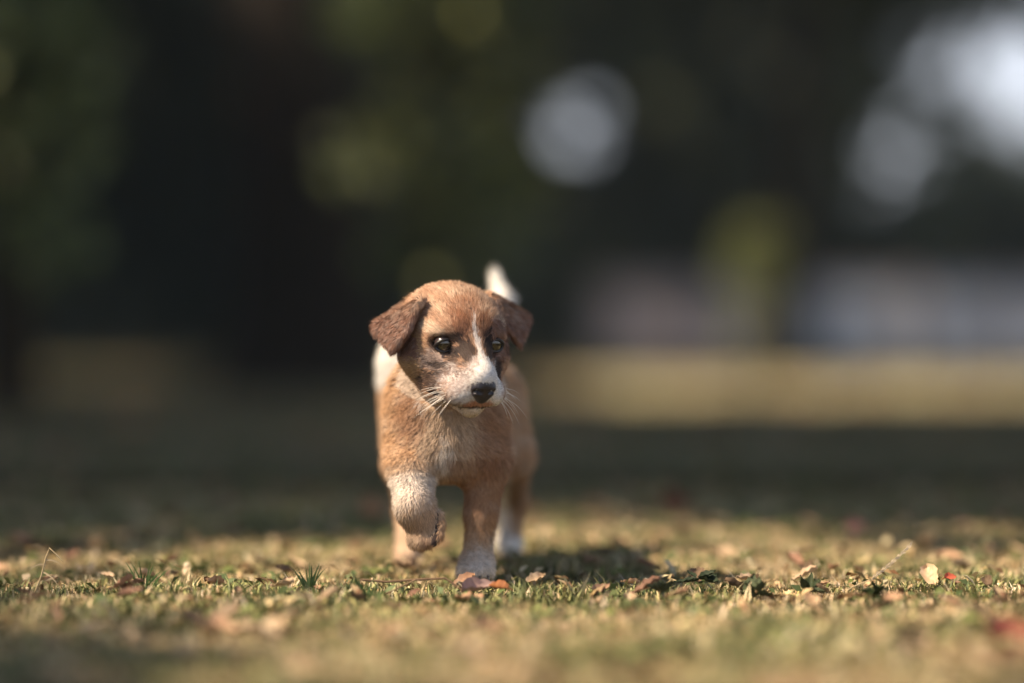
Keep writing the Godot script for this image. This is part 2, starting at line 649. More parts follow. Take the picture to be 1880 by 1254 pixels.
func _grass() -> void:
	blade_mat = matte(0.6, 0.35, 0.5)
	var lawn := Node3D.new()
	lawn.name = "lawn_grass"
	add_child(lawn)
	lawn.set_meta("kind", "stuff")
	lawn.set_meta("label", "short lawn grass, green and straw coloured, all over the ground")
	lawn.set_meta("category", "grass")
	var kinds := [
		tuft(13, 0.015, 0.005, 0.013, 0.0013, GREEN, 0.35),
		tuft(13, 0.019, 0.005, 0.012, 0.0014, GREEN + STRAW, 0.6),
		tuft(15, 0.024, 0.005, 0.016, 0.0012, STRAW, 1.0),
		tuft(6, 0.010, 0.010, 0.022, 0.0012, GREEN + [STRAW[0], STRAW[2]], 0.15),
	]
	var places := [[], [], [], []]
	for k in 42000:
		var z := -1.25 - 2.6 * pow(rng.randf(), 1.15)
		var x := rnd(-1, 1) * (0.12 + 0.235 * -z)
		var patch := noise.get_noise_2d(x * 2.6 + 40.0, z * 2.6) + 0.5 * noise.get_noise_2d(x * 9.0, z * 9.0)
		var kind := 0
		if rng.randf() < 0.48 - patch * 0.9:
			kind = 2
		elif rng.randf() < 0.4:
			kind = 1
		if rng.randf() < 0.03:
			kind = 3
		var sc := rnd(0.55, 1.35) * (1.0 + 0.5 * patch)
		if patch < -0.42 and rng.randf() < 0.6:
			continue
		places[kind].append(Transform3D(Basis.from_euler(Vector3(rnd(-0.15, 0.15), rnd(0, TAU), rnd(-0.15, 0.15))).scaled(Vector3.ONE * sc), Vector3(x, ground_y(x, z), z)))
	for i in 4:
		strewn(["green_blades", "mixed_blades", "straw_blades", "tall_blades"][i], kinds[i], blade_mat, places[i], some_tints(0.55, 1.35), lawn)
	var far := tuft(40, 0.12, 0.012, 0.035, 0.007, [GREEN[0], GREEN[2], Color(0.15, 0.14, 0.09), Color(0.12, 0.10, 0.075), Color(0.20, 0.17, 0.12), STRAW[3]], 0.3)  # darker, greyer than the near tufts: tree shade put into the colour
	var fp := []
	var ft := PackedColorArray()
	for k in 9000:
		var z := -3.5 - 20.0 * pow(rng.randf(), 1.5)
		var x := rnd(-1, 1) * (0.4 + 0.26 * -z)
		if x > 0.05 and absf(z + 11.0) < 2.7:
			continue
		var sc := rnd(0.8, 1.3)
		fp.append(Transform3D(Basis.from_euler(Vector3(0, rnd(0, TAU), 0)).scaled(Vector3.ONE * sc), Vector3(x, ground_y(x, z), z)))
		var b := rnd(0.75, 1.2)
		ft.append(Color(b * rnd(0.9, 1.15), b, b * rnd(0.9, 1.1)))
	copies("far_blades", far.mesh(), blade_mat, fp, ft, lawn)
	# broad little leaves and bits of thatch among the blades
	var bits := [leaf_clump(5, 0.009, 0.013, [GREEN[0], GREEN[2], GREEN[1]]), leaf_clump(4, 0.010, 0.012, [STRAW[0], STRAW[1], STRAW[2]]), leaf_clump(4, 0.009, 0.012, [Color(0.2, 0.11, 0.06), STRAW[3]])]
	for i in 3:
		var bp := []
		for k in [1300, 450, 500][i]:
			var z := -1.25 - 2.4 * rng.randf()
			var x := rnd(-1, 1) * (0.12 + 0.235 * -z)
			bp.append(Transform3D(Basis.from_euler(Vector3(rnd(-0.3, 0.3), rnd(0, TAU), rnd(-0.3, 0.3))).scaled(Vector3.ONE * rnd(0.45, 1.15)), Vector3(x, ground_y(x, z) + rnd(0.002, 0.009), z)))
		strewn(["clover_leaves", "straw_bits", "brown_bits"][i], bits[i], blade_mat, bp, some_tints(0.6, 1.3), lawn)

# ------------------------------------------------------------------ leaf litter


func dry_leaf(length: float, width: float, curl: float, col: Color, col2: Color, lobes := 0.0) -> ArrayMesh:
	var s := Shape.new()
	var nu := 12
	var nw := 6
	for i in nu + 1:
		var u := float(i) / nu
		var w := width * 0.5 * pow(sin(PI * pow(u, 0.8)), 0.75) * (1.0 + lobes * sin(u * 19.0)) + 0.0002
		for j in nw + 1:
			var t := j / float(nw) * 2.0 - 1.0
			var y := curl * width * t * t * (0.6 + 0.4 * sin(u * 5.0)) + curl * length * 0.5 * pow(u - 0.5, 2.0) + 0.06 * width * sin(u * 23.0 + t * 4.0) - 0.03 * width * (1.0 - absf(t))
			s.v.append(Vector3((u - 0.5) * length, y, t * w * (1.0 - 0.3 * absf(curl))))
			s.c.append(col.lerp(col2, clampf(0.5 + 1.1 * noise.get_noise_2d(u * 6.0 + length * 99.0, t * 3.0), 0.0, 1.0)))
	for i in nu:
		for j in nw:
			var a := i * (nw + 1) + j
			s.quad(a, a + 1, a + nw + 2, a + nw + 1)
	s.smooth()
	return s.mesh()

var leaf_mat: StandardMaterial3D

func _litter() -> void:
	leaf_mat = matte(0.7, 0.3, 0.3)
	var litter := Node3D.new()
	litter.name = "leaf_litter"
	add_child(litter)
	litter.set_meta("kind", "stuff")
	litter.set_meta("label", "small crumbled dry leaves scattered through the lawn")
	litter.set_meta("category", "leaf litter")
	var cols := [[Color(0.30, 0.17, 0.10), Color(0.42, 0.27, 0.17)], [Color(0.19, 0.10, 0.065), Color(0.28, 0.16, 0.105)], [Color(0.48, 0.36, 0.24), Color(0.36, 0.24, 0.14)], [Color(0.10, 0.07, 0.05), Color(0.2, 0.13, 0.08)]]
	for i in 4:
		var mesh := dry_leaf(0.026, 0.013, 0.35, cols[i][0], cols[i][1], 0.1)
		var places := []
		var tints := PackedColorArray()
		for k in [140, 70, 200, 160][i]:
			var z := -1.25 - 2.8 * rng.randf()
			var x := rnd(-1, 1) * (0.12 + 0.235 * -z)
			var sc := rnd(0.4, 1.25)
			places.append(Transform3D(Basis.from_euler(Vector3(rnd(-0.5, 0.5), rnd(0, TAU), rnd(-0.5, 0.5))).scaled(Vector3.ONE * sc), Vector3(x, ground_y(x, z) + rnd(0.004, 0.012), z)))
			var b := rnd(0.8, 1.2)
			tints.append(Color(b, b, b))
		for k in 250:
			var z := -4.0 - 9.0 * rng.randf()
			var x := rnd(-1, 1) * (0.4 + 0.26 * -z)
			var sc := rnd(1.0, 3.0)
			places.append(Transform3D(Basis.from_euler(Vector3(rnd(-0.4, 0.4), rnd(0, TAU), rnd(-0.4, 0.4))).scaled(Vector3.ONE * sc), Vector3(x, ground_y(x, z) + 0.012, z)))
			tints.append(Color.WHITE)
		copies("dry_leaves", mesh, leaf_mat, places, tints, litter)

# ------------------------------------------------------------------ the puppy

# millimetres: x to the picture's right, y up from the soil, z from the face towards the camera
var head_at := Vector3(-36, 206.3, 0)     # between the eyes
var head := Basis()                        # columns: across (picture right), up, forward

class Field:
	# shapes joined by a smooth minimum, in millimetres
	var kind := PackedInt32Array()          # 0 tapered capsule, 1 ellipsoid, 2 rounded triangle
	var space := PackedInt32Array()         # 0 body, 1 head
	var a := PackedVector3Array()
	var b := PackedVector3Array()
	var c := PackedVector3Array()
	var ra := PackedFloat32Array()
	var rb := PackedFloat32Array()
	var k := PackedFloat32Array()           # how softly it joins; negative cuts away
	var mid := PackedVector3Array()         # bounding sphere in body space
	var reach := PackedFloat32Array()
	var head_at := Vector3.ZERO
	var head := Basis()
	var back := Basis()
	func put(kd: int, sp: int, pa: Vector3, pb: Vector3, pc: Vector3, r0: float, r1: float, soft: float) -> void:
		kind.append(kd)
		space.append(sp)
		a.append(pa)
		b.append(pb)
		c.append(pc)
		ra.append(r0)
		rb.append(r1)
		k.append(soft)
		var m := (pa + pb) * 0.5
		var r := pa.distance_to(pb) * 0.5 + maxf(r0, r1)
		if kd == 1:
			m = pa
			r = maxf(pb.x, maxf(pb.y, pb.z))
		elif kd == 2:
			m = (pa + pb + pc) / 3.0
			r = maxf(m.distance_to(pa), maxf(m.distance_to(pb), m.distance_to(pc))) + r0
		mid.append(head_at + head * m if sp == 1 else m)
		reach.append(r)
	func bone(pa: Vector3, r0: float, pb: Vector3, r1: float, soft := 12.0, sp := 0) -> void:
		put(0, sp, pa, pb, Vector3.ZERO, r0, r1, soft)
	func ball(pa: Vector3, r: Vector3, soft := 12.0, sp := 0) -> void:
		put(1, sp, pa, r, Vector3.ZERO, 0, 0, soft)
	func flap(pa: Vector3, pb: Vector3, pc: Vector3, r: float, soft := 5.0, sp := 0) -> void:
		put(2, sp, pa, pb, pc, r, r, soft)
	func all() -> PackedInt32Array:
		var o := PackedInt32Array()
		for i in kind.size():
			o.append(i)
		return o
	func near(p: Vector3, r: float) -> PackedInt32Array:
		var o := PackedInt32Array()
		for i in kind.size():
			if mid[i].distance_to(p) < reach[i] + r + absf(k[i]):
				o.append(i)
		return o
	func at(p: Vector3, use: PackedInt32Array) -> float:
		var d := 1000.0
		var pl := back * (p - head_at)
		for i in use:
			var q := pl if space[i] == 1 else p
			var e := 0.0
			if kind[i] == 0:
				var ab := b[i] - a[i]
				var pa := q - a[i]
				var t := clampf(pa.dot(ab) / maxf(ab.length_squared(), 0.0001), 0.0, 1.0)
				e = (pa - ab * t).length() - lerpf(ra[i], rb[i], t)
			elif kind[i] == 1:
				var s := (q - a[i]) / b[i]
				var k1 := (s / b[i]).length()
				var k0 := s.length()
				e = k0 * (k0 - 1.0) / k1 if k1 > 0.00001 else -minf(b[i].x, b[i].y)
			else:
				e = tri(q, a[i], b[i], c[i]) - ra[i]
			var soft := k[i]
			if soft > 0.0:
				var h := maxf(soft - absf(d - e), 0.0) / soft
				d = minf(d, e) - h * h * soft * 0.25
			else:
				var h := maxf(-soft - absf(d + e), 0.0) / -soft
				d = maxf(d, -e) + h * h * -soft * 0.25
		return d
	func tri(p: Vector3, v1: Vector3, v2: Vector3, v3: Vector3) -> float:
		var e1 := v2 - v1
		var e2 := v3 - v2
		var e3 := v1 - v3
		var p1 := p - v1
		var p2 := p - v2
		var p3 := p - v3
		var n := e1.cross(e3)
		if signf(e1.cross(n).dot(p1)) + signf(e2.cross(n).dot(p2)) + signf(e3.cross(n).dot(p3)) < 2.0:
			return minf(minf((e1 * clampf(e1.dot(p1) / e1.length_squared(), 0, 1) - p1).length(), (e2 * clampf(e2.dot(p2) / e2.length_squared(), 0, 1) - p2).length()), (e3 * clampf(e3.dot(p3) / e3.length_squared(), 0, 1) - p3).length())
		return absf(n.dot(p1)) / n.length()

# surface nets over the blocks that the surface crosses
func skin(fd: Field, lo: Vector3, hi: Vector3, cell: float) -> Shape:
	var B := 8
	var nb := Vector3i(((hi - lo) / (cell * B)).ceil())
	var n := nb * B + Vector3i.ONE
	var val := PackedFloat32Array()
	val.resize(n.x * n.y * n.z)
	val.fill(1.0e9)
	var blocks: Array[Vector3i] = []
	var half := cell * B * 0.5
	var everything := fd.all()
	for bz in nb.z:
		for by in nb.y:
			for bx in nb.x:
				var mid := lo + Vector3(bx, by, bz) * cell * B + Vector3.ONE * half
				var d := fd.at(mid, fd.near(mid, half * 4.0))
				if absf(d) > half * 2.6:
					continue
				blocks.append(Vector3i(bx, by, bz))
				var use := fd.near(mid, half * 1.75)
				for z in range(bz * B, bz * B + B + 1):
					for y in range(by * B, by * B + B + 1):
						for x in range(bx * B, bx * B + B + 1):
							var i := x + n.x * (y + n.y * z)
							if val[i] > 1.0e8:
								val[i] = fd.at(lo + Vector3(x, y, z) * cell, use)
	var s := Shape.new()
	var ids := {}
	var off := [Vector3i(0, 0, 0), Vector3i(1, 0, 0), Vector3i(0, 1, 0), Vector3i(1, 1, 0), Vector3i(0, 0, 1), Vector3i(1, 0, 1), Vector3i(0, 1, 1), Vector3i(1, 1, 1)]
	var edges := [[0, 1], [2, 3], [4, 5], [6, 7], [0, 2], [1, 3], [4, 6], [5, 7], [0, 4], [1, 5], [2, 6], [3, 7]]
	var step := PackedInt32Array()
	for o in off:
		step.append(o.x + n.x * (o.y + n.y * o.z))
	for bl in blocks:
		for z in range(bl.z * B, bl.z * B + B):
			for y in range(bl.y * B, bl.y * B + B):
				for x in range(bl.x * B, bl.x * B + B):
					var i := x + n.x * (y + n.y * z)
					var inside := 0
					for q in step:
						if val[i + q] < 0.0:
							inside += 1
					if inside == 0 or inside == 8:
						continue
					var sum := Vector3.ZERO
					var cnt := 0
					for e in edges:
						var f0: float = val[i + step[e[0]]]
						var f1: float = val[i + step[e[1]]]
						if (f0 < 0.0) != (f1 < 0.0):
							var o0: Vector3i = off[e[0]]
							var o1: Vector3i = off[e[1]]
							sum += Vector3(o0).lerp(Vector3(o1), f0 / (f0 - f1))
							cnt += 1
					ids[i] = s.v.size()
					s.v.append(lo + (Vector3(x, y, z) + sum / cnt) * cell)
	var sy := n.x
	var sz := n.x * n.y
	for i in ids:
		var v0 := val[i] < 0.0
		for ax in 3:
			var st: int = [1, sy, sz][ax]
			var u: int = [sy, sz, 1][ax]
			var w: int = [sz, 1, sy][ax]
			if i + st >= val.size():
				continue
			var v1: bool = val[i + st] < 0.0
			if v0 == v1:
				continue
			if not (ids.has(i - u) and ids.has(i - w) and ids.has(i - u - w)):
				continue
			if v0:
				s.quad(ids[i], ids[i - w], ids[i - u - w], ids[i - u])
			else:
				s.quad(ids[i], ids[i - u], ids[i - u - w], ids[i - w])
	var a := s.v[s.f[0]]
	var out := (s.v[s.f[2]] - a).cross(s.v[s.f[1]] - a).normalized()
	if fd.at(a + out, everything) < fd.at(a - out, everything):
		s.f.reverse()
	s.smooth()
	return s

func V(x: float, y: float, z: float) -> Vector3:
	return Vector3(x, y, z)

func puppy_field() -> Field:
	var f := Field.new()
	f.head_at = head_at
	f.head = head
	f.back = head.inverse()
	# trunk
	f.ball(V(-58, 142, -135), V(49, 52, 75), 20)
	f.ball(V(-60, 142, -200), V(47, 50, 62), 25)
	f.ball(V(-56, 152, -255), V(54, 48, 46), 25)
	f.ball(V(-57, 139, -90), V(43, 50, 50), 25)
	f.ball(V(-54, 117, -64), V(30, 28, 27), 20)
	f.bone(V(-53, 212, -62), 34, V(-57, 165, -80), 40, 18)
	# haunches
	f.ball(V(-98, 192, -232), V(24, 28, 36), 18)
	f.bone(V(-88, 165, -235), 34, V(-98, 95, -205), 21, 20)
	f.bone(V(-98, 92, -203), 19, V(-98, 50, -240), 12, 10)
	f.bone(V(-98, 50, -240), 12, V(-96, 15, -190), 10.5, 8)
	f.bone(V(-96, 11, -190), 11, V(-95, 9, -172), 11, 8)
	f.bone(V(-25, 152, -255), 36, V(-7, 100, -245), 25, 20)
	f.bone(V(-5, 98, -245), 23, V(0, 56, -318), 14, 12)
	f.bone(V(1, 56, -318), 14, V(-3, 16, -322), 11, 8)
	f.bone(V(-3, 11, -322), 11.5, V(-2, 9, -300), 11.5, 8)
	# tail
	f.bone(V(-42, 184, -285), 14, V(-15, 224, -318), 11, 14)
	f.bone(V(-15, 224, -318), 11, V(-9, 248, -328), 8.5, 8)
	f.bone(V(-9, 248, -328), 8.5, V(-18, 274, -328), 3.0, 8)
	# foreleg that stands
	f.bone(V(-36, 160, -92), 28, V(-26, 108, -76), 20, 20)
	f.bone(V(-22, 106, -76), 20, V(-27, 58, -66), 13, 12)
	f.bone(V(-27, 58, -66), 12.3, V(-30, 22, -60), 12, 8)
	f.ball(V(-31, 14, -53), V(15, 12, 18), 8)
	for q in [[-42.0, -42.0], [-35.5, -36.0], [-27.5, -36.0], [-21.0, -42.0]]:
		f.ball(V(q[0], 9.5, q[1]), V(5.6, 8.0, 8.5), 3)
	# foreleg that is raised
	f.bone(V(-81, 163, -92), 23, V(-87, 112, -78), 23, 20)
	f.bone(V(-88, 97, -56), 19.5, V(-83, 67, -22), 15.5, 14)
	f.bone(V(-83, 66, -22), 15.5, V(-75, 50, -24), 14.5, 8)
	for q in [[-84.0, 40.0, -20.0], [-77.0, 38.5, -15.0], [-69.5, 41.0, -17.0], [-65.5, 47.0, -24.0]]:
		f.ball(V(q[0], q[1], q[2]), V(6.2, 8.0, 6.5), 3)
	for q in [[-62.5, 60.0, -20.0], [-61.0, 51.5, -16.0], [-62.5, 43.5, -13.0], [-68.0, 38.0, -12.0]]:
		f.ball(V(q[0], q[1], q[2]), V(4.6, 5.2, 5.0), 2)
	# ears
	# skull and face, in the head's own axes
	f.ball(V(0, 2, -40), V(43, 35, 45), 14, 1)
	f.ball(V(-16, 9, -13), V(17, 13, 16), 10, 1)
	f.ball(V(16, 9, -13), V(17, 13, 16), 10, 1)
	f.ball(V(-25, -20, -28), V(23, 22, 26), 14, 1)
	f.ball(V(25, -20, -28), V(23, 22, 26), 14, 1)
	f.bone(V(0, -15, -12), 24, V(0, -25, 25), 17, 14, 1)
	f.bone(V(0, -2, -4), 12, V(0, -15.5, 33), 9.5, 9, 1)
	f.ball(V(-12, -34, 22), V(15.5, 13, 16), 5, 1)
	f.ball(V(12, -34, 22), V(15.5, 13, 16), 5, 1)
	f.ball(V(-18, -38, -10), V(17, 18, 25), 10, 1)
	f.ball(V(18, -38, -10), V(17, 18, 25), 10, 1)
	f.bone(V(0, -38, -14), 20, V(0, -46.5, 19), 11, 5, 1)
	# ears
	f.flap(V(-78, 240, -30), V(-86, 244, -66), V(-117, 222, -46), 4.0, 6)
	f.flap(V(-78, 241, 1), V(-118, 220, -36), V(-100, 202, 4), 2.9, 2.5)
	f.flap(V(-78, 241, 1), V(-100, 202, 4), V(-90, 214, 10), 2.7, 2.5)
	f.flap(V(-78, 240, -30), V(-117, 222, -46), V(-78, 241, 1), 3.4, 4)
	f.flap(V(-18, 246, -60), V(-22, 246, -88), V(12, 229, -80), 4.0, 6)
	f.flap(V(-14, 243, -48), V(15, 228, -70), V(7, 207, -52), 2.1, 2)
	f.flap(V(-14, 243, -48), V(7, 207, -52), V(-4, 219, -40), 2.1, 2)
	f.flap(V(-18, 246, -60), V(12, 229, -80), V(-14, 243, -48), 3.4, 4)
	# mouth
	f.bone(V(-3.5, -45, 37), 1.3, V(-15, -45, 31), 1.3, -2, 1)
	f.bone(V(3.5, -45, 37), 1.3, V(15, -45, 31), 1.3, -2, 1)
	f.bone(V(-15, -45, 31), 1.3, V(-28, -40, 6), 1.6, -2, 1)
	f.bone(V(15, -45, 31), 1.3, V(28, -40, 6), 1.6, -2, 1)
	f.bone(V(0, -37, 40), 1.0, V(0, -45, 37.5), 1.3, -2, 1)
	# eye sockets
	f.bone(V(-22.8, 0, -5), 8.4, V(-26.5, 0, 10), 7.0, -4, 1)
	f.bone(V(22.8, 0, -5), 8.4, V(26.5, 0, 10), 7.0, -4, 1)
	return f

func blob(p: Vector3, c: Vector3, r: Vector3, wob := 0.35) -> float:
	var w := wob * (noise.get_noise_3d(p.x * 0.22, p.y * 0.22, p.z * 0.22) + 0.6 * noise.get_noise_3d(p.x * 0.6 + 5.0, p.y * 0.6, p.z * 0.6))
	return 1.0 - smoothstep(0.75, 1.2, ((p - c) / r).length() + w)

const TAN := Color(0.37, 0.225, 0.148)
const GOLD := Color(0.44, 0.26, 0.145)  # body coat, lighter and warmer than the head to stand for fill light
const RUST := Color(0.25, 0.115, 0.066)
const PALE := Color(0.52, 0.385, 0.28)
const WHITE := Color(0.80, 0.76, 0.71)
const MUZZLE := Color(0.66, 0.62, 0.59)
const DARK := Color(0.035, 0.026, 0.024)
const GREY := Color(0.32, 0.26, 0.24)
const PINK := Color(0.46, 0.20, 0.15)
const EAR := Color(0.26, 0.14, 0.10)

# the coat at p (body millimetres): colour, and in alpha the length of its hair
func coat(p: Vector3) -> Color:
	var q := head.inverse() * (p - head_at)
	var n1 := noise.get_noise_3d(p.x * 0.05, p.y * 0.05, p.z * 0.05)
	var n2 := noise.get_noise_3d(p.x * 0.16, p.y * 0.16, p.z * 0.16 + 30.0)
	var c := GOLD.lerp(PALE, clampf(0.25 + n1 * 0.9, 0.0, 0.8)).lerp(RUST, clampf(n2 * 0.7 - 0.05, 0.0, 0.6))
	var long := 10.0
	var is_ear := on_ear(p)
	if is_ear and p.z > -110:
		c = EAR.lerp(TAN, clampf((p.y - 226.0) / 18.0 + n2, 0.0, 0.85)).lerp(GREY, clampf(0.2 + n2, 0.0, 0.4))
		return Color(c.r, c.g, c.b, 5.5)
	if p.z > -85.0 and p.y > 145.0 and q.length() < 105.0 and q.z > -75.0 and q.y > -64.0:
		# the face
		long = 4.5 + 2.5 * smoothstep(10.0, 30.0, q.y)
		var n3 := noise.get_noise_3d(q.x * 0.3, q.y * 0.3, q.z * 0.3 + 11.0)
		c = TAN.lerp(PALE, clampf(0.1 + n1 + 0.025 * (q.y - 22.0), 0.0, 0.7)).lerp(RUST, clampf(n2 * 0.9 + 0.12, 0.0, 0.65))
		c = c.lerp(RUST, 0.6 * blob(q, V(-4, 24, -8), V(16, 14, 18), 0.6))                 # warm forehead
		c = c.lerp(PALE, 0.85 * blob(q, V(-31, 11, -10), V(13, 5, 14), 0.4))               # brows
		c = c.lerp(PALE, 0.6 * blob(q, V(29, 14, -10), V(8, 5, 12)))
		c = c.lerp(Color(0.42, 0.26, 0.11), 0.6 * blob(q, V(-40, -20, -22), V(14, 24, 18), 0.4))   # golden cheek
		c = c.lerp(GREY, 0.7 * blob(q, V(-30, -15, 0), V(12, 9, 16), 0.6))
		c = c.lerp(RUST, 0.85 * blob(q, V(-10, 15, 0), V(8, 15, 14)))
		c = c.lerp(RUST * 0.6, 0.85 * blob(q, V(12, 13, 0), V(8, 13, 14)))
		c = c.lerp(DARK, 0.95 * blob(q, V(-9.0, 0, 18), V(7.0, 12, 15), 0.35))             # dark beside the blaze
		c = c.lerp(DARK, 0.9 * blob(q, V(-16, 7.5, 2), V(8, 4, 12), 0.3))
		c = c.lerp(DARK, 0.9 * blob(q, V(-15, -5, 4), V(5, 5, 10), 0.4))
		c = c.lerp(DARK, 0.95 * blob(q, V(17, 3, 0), V(11, 12, 14), 0.45))                 # patch round the other eye
		c = c.lerp(DARK, 0.85 * blob(q, V(12, 0, 16), V(7, 11, 13), 0.4))
		c = c.lerp(DARK, 0.95 * blob(q, V(25, -17, 2), V(9, 18, 18), 0.5))
		c = c.lerp(RUST, 0.6 * blob(q, V(31, -10, -4), V(5, 7, 12), 0.5))
		c = c.lerp(DARK, 0.95 * blob(q, V(-23.2, 0, -2), V(10.5, 7.2, 14), 0.1))           # eye rims
		c = c.lerp(DARK, 0.95 * blob(q, V(23.2, 0, -2), V(10, 7.2, 14), 0.1))
		c = c.lerp(DARK, 0.75 * blob(q, V(-27, -17, 4), V(10, 3.2, 12), 0.8))
		c = c.lerp(DARK, 0.85 * blob(q, V(-31, -32, 2), V(8, 10, 14), 0.7))                # corner of the mouth
		c = c.lerp(DARK, 0.8 * blob(q, V(-17, -8, 12), V(4, 7, 9), 0.5))                   # streaks below the eye
		c = c.lerp(DARK, 0.8 * blob(q, V(-25, -24, 8), V(9, 3.5, 10), 0.8))
		# muzzle
		var m := maxf(smoothstep(23.0, 30.0, q.z + n2 * 5.0), smoothstep(2.0, 12.0, q.z + n2 * 4.0) * smoothstep(-8.0, -16.0, q.y + n2 * 4.0))
		if m > 0.0:
			long = lerpf(long, 2.0, m)
			var w := smoothstep(-5.0, 2.0, q.x + n2 * 6.0)
			var mz := GREY.lerp(MUZZLE, maxf(w, 0.85 * smoothstep(33.0, 41.0, q.z + n2 * 9.0)))
			mz = mz.lerp(RUST * 0.6, (1.0 - w) * clampf(n3 * 1.6, 0.0, 0.75) * smoothstep(30.0, 20.0, q.z))
			mz = mz.lerp(WHITE, (1.0 - w) * 0.5 * clampf(-n3 * 1.6, 0.0, 1.0))
			c = c.lerp(mz, m * (smoothstep(-34.0, -22.0, q.x + n2 * 6.0) if q.x < 12.0 else smoothstep(27.0, 17.0, q.x + n2 * 4.0)))
			c = c.lerp(PINK, 0.75 * blob(q, V(0, -41, 36), V(14, 6, 8), 0.3))
			c = c.lerp(PALE.lerp(WHITE, 0.35), 0.9 * smoothstep(-46.0, -48.0, q.y))
			# dark spots where the whiskers stand
			if q.x < -10.0 and q.z > 4.0 and q.z < 32.0 and q.y < -31.0:
				var sp := sin(q.z * 1.5 + q.y * 0.5) * sin(q.y * 1.3)
				c = c.lerp(DARK, 0.9 * smoothstep(0.35, 0.6, sp))
		# blaze
		var half_w := 1.1 + 1.5 * smoothstep(24.0, 4.0, q.y) + 2.0 * smoothstep(18.0, 32.0, q.z)
		if q.y < 40.0 and q.y > -18.0 and q.z > -40.0:
			c = c.lerp(MUZZLE, (1.0 - smoothstep(half_w * 0.6, half_w * 1.15, absf(q.x - 1.0 - 0.03 * q.y) + n2 * 1.5)) * 0.72 * smoothstep(30.0, 10.0, q.y + n2 * 8.0))
		# lips
		if q.z > 2.0 and absf(q.y + 45.0 - 0.16 * maxf(0.0, 31.0 - q.z)) < 1.8:
			c = c.lerp(DARK, 0.85)
			long = 1.0
		var throat := smoothstep(-40.0, -50.0, q.y) * smoothstep(6.0, -6.0, q.z)
		c = c.lerp(PALE.lerp(WHITE, 0.25), 0.75 * throat)
		return Color(c.r, c.g, c.b, long)
	# white collar under the ear, cream chest
	c = c.lerp(WHITE, 0.85 * blob(p - V(0.62, 0, 0) * (170.0 - p.y), V(-86, 170, -45), V(1.8, 34, 24), 0.3))
	c = c.lerp(PALE, 0.85 * blob(p, V(-55, 128, -40), V(26, 48, 30), 0.5))
	c = c.lerp(WHITE, 0.45 * blob(p, V(-56, 112, -36), V(7, 16, 22), 0.6))
	c = c.lerp(RUST, 0.55 * blob(p, V(-84, 150, -45), V(14, 26, 30), 0.7))
	c = c.lerp(RUST, 0.5 * blob(p, V(-18, 130, -50), V(18, 36, 50), 0.6))
	c = c.lerp(WHITE, blob(p, V(-112, 195, -232), V(34, 30, 46), 0.1))                       # white patch on the hip
	if p.z < -275 and p.y > 195:
		c = c.lerp(WHITE, smoothstep(205.0, 235.0, p.y))
	if p.y < 112.0:
		long = lerpf(10.0, 5.0, smoothstep(112.0, 80.0, p.y))
		if p.z > -120.0 and p.x > -55.0:     # standing foreleg
			c = c.lerp(RUST, 0.45 * smoothstep(40.0, 70.0, p.y))
			c = c.lerp(PALE.lerp(WHITE, 0.5), 0.85 * smoothstep(48.0, 14.0, p.y + 12.0 * n2))
		elif p.z > -120.0 and p.x < -62.0 - 0.0 * p.y and p.y < 106.0:    # raised foreleg
			c = c.lerp(WHITE, 0.85 * smoothstep(98.0, 86.0, p.y - 0.3 * (p.z + 50.0)) * smoothstep(58.0, 84.0, p.y + 10.0 * n2 - 0.5 * (p.x + 84.0)))
			c = c.lerp(PALE, 0.5)
			var pad := maxf(blob(p, V(-58, 52, -17), V(8, 15, 12), 0.2), blob(p, V(-65, 40, -11), V(6, 7, 6), 0.2))
			if pad > 0.4:
				return Color(0.05, 0.035, 0.03, 0.8)
			c = c.lerp(RUST * 0.6, 0.7 * blob(p, V(-72, 38, -18), V(12, 7, 10), 0.4))
		elif p.z < -120.0 and p.x > -40.0:
			c = c.lerp(WHITE, 0.95 * smoothstep(2.0, -5.0, p.x) * smoothstep(95.0, 80.0, p.y))
			c = c.lerp(WHITE, 0.9 * smoothstep(24.0, 14.0, p.y))
		elif p.z < -120.0:
			c = c.lerp(PALE, 0.7 * smoothstep(70.0, 30.0, p.y))
	return Color(c.r, c.g, c.b, long)

func on_ear(p: Vector3) -> bool:
	var skull := ((head.inverse() * (p - head_at) - V(0, 2, -40)) / V(43, 36, 45)).length()
	return p.y > 196 and p.z > -100 and skull > 1.07 and (p.x < -78 or p.x > -18)

func hair_flow(p: Vector3) -> Vector3:
	var q := head.inverse() * (p - head_at)
	if on_ear(p):
		return V(-0.35 if p.x < -60 else 0.35, -1.0, 0.2)
	if q.length() < 75.0 and p.y > 150.0:
		return head * V(q.x * 0.018, 0.25 if q.y > -8.0 else -0.35, -1.0)
	if p.y < 110.0:
		return V(0, -1.0, -0.25)
	if p.z < -270 and p.y > 190:
		return V(0.1, 1.0, -0.1)
	return V((p.x + 58.0) * 0.006, -0.8, -0.8)

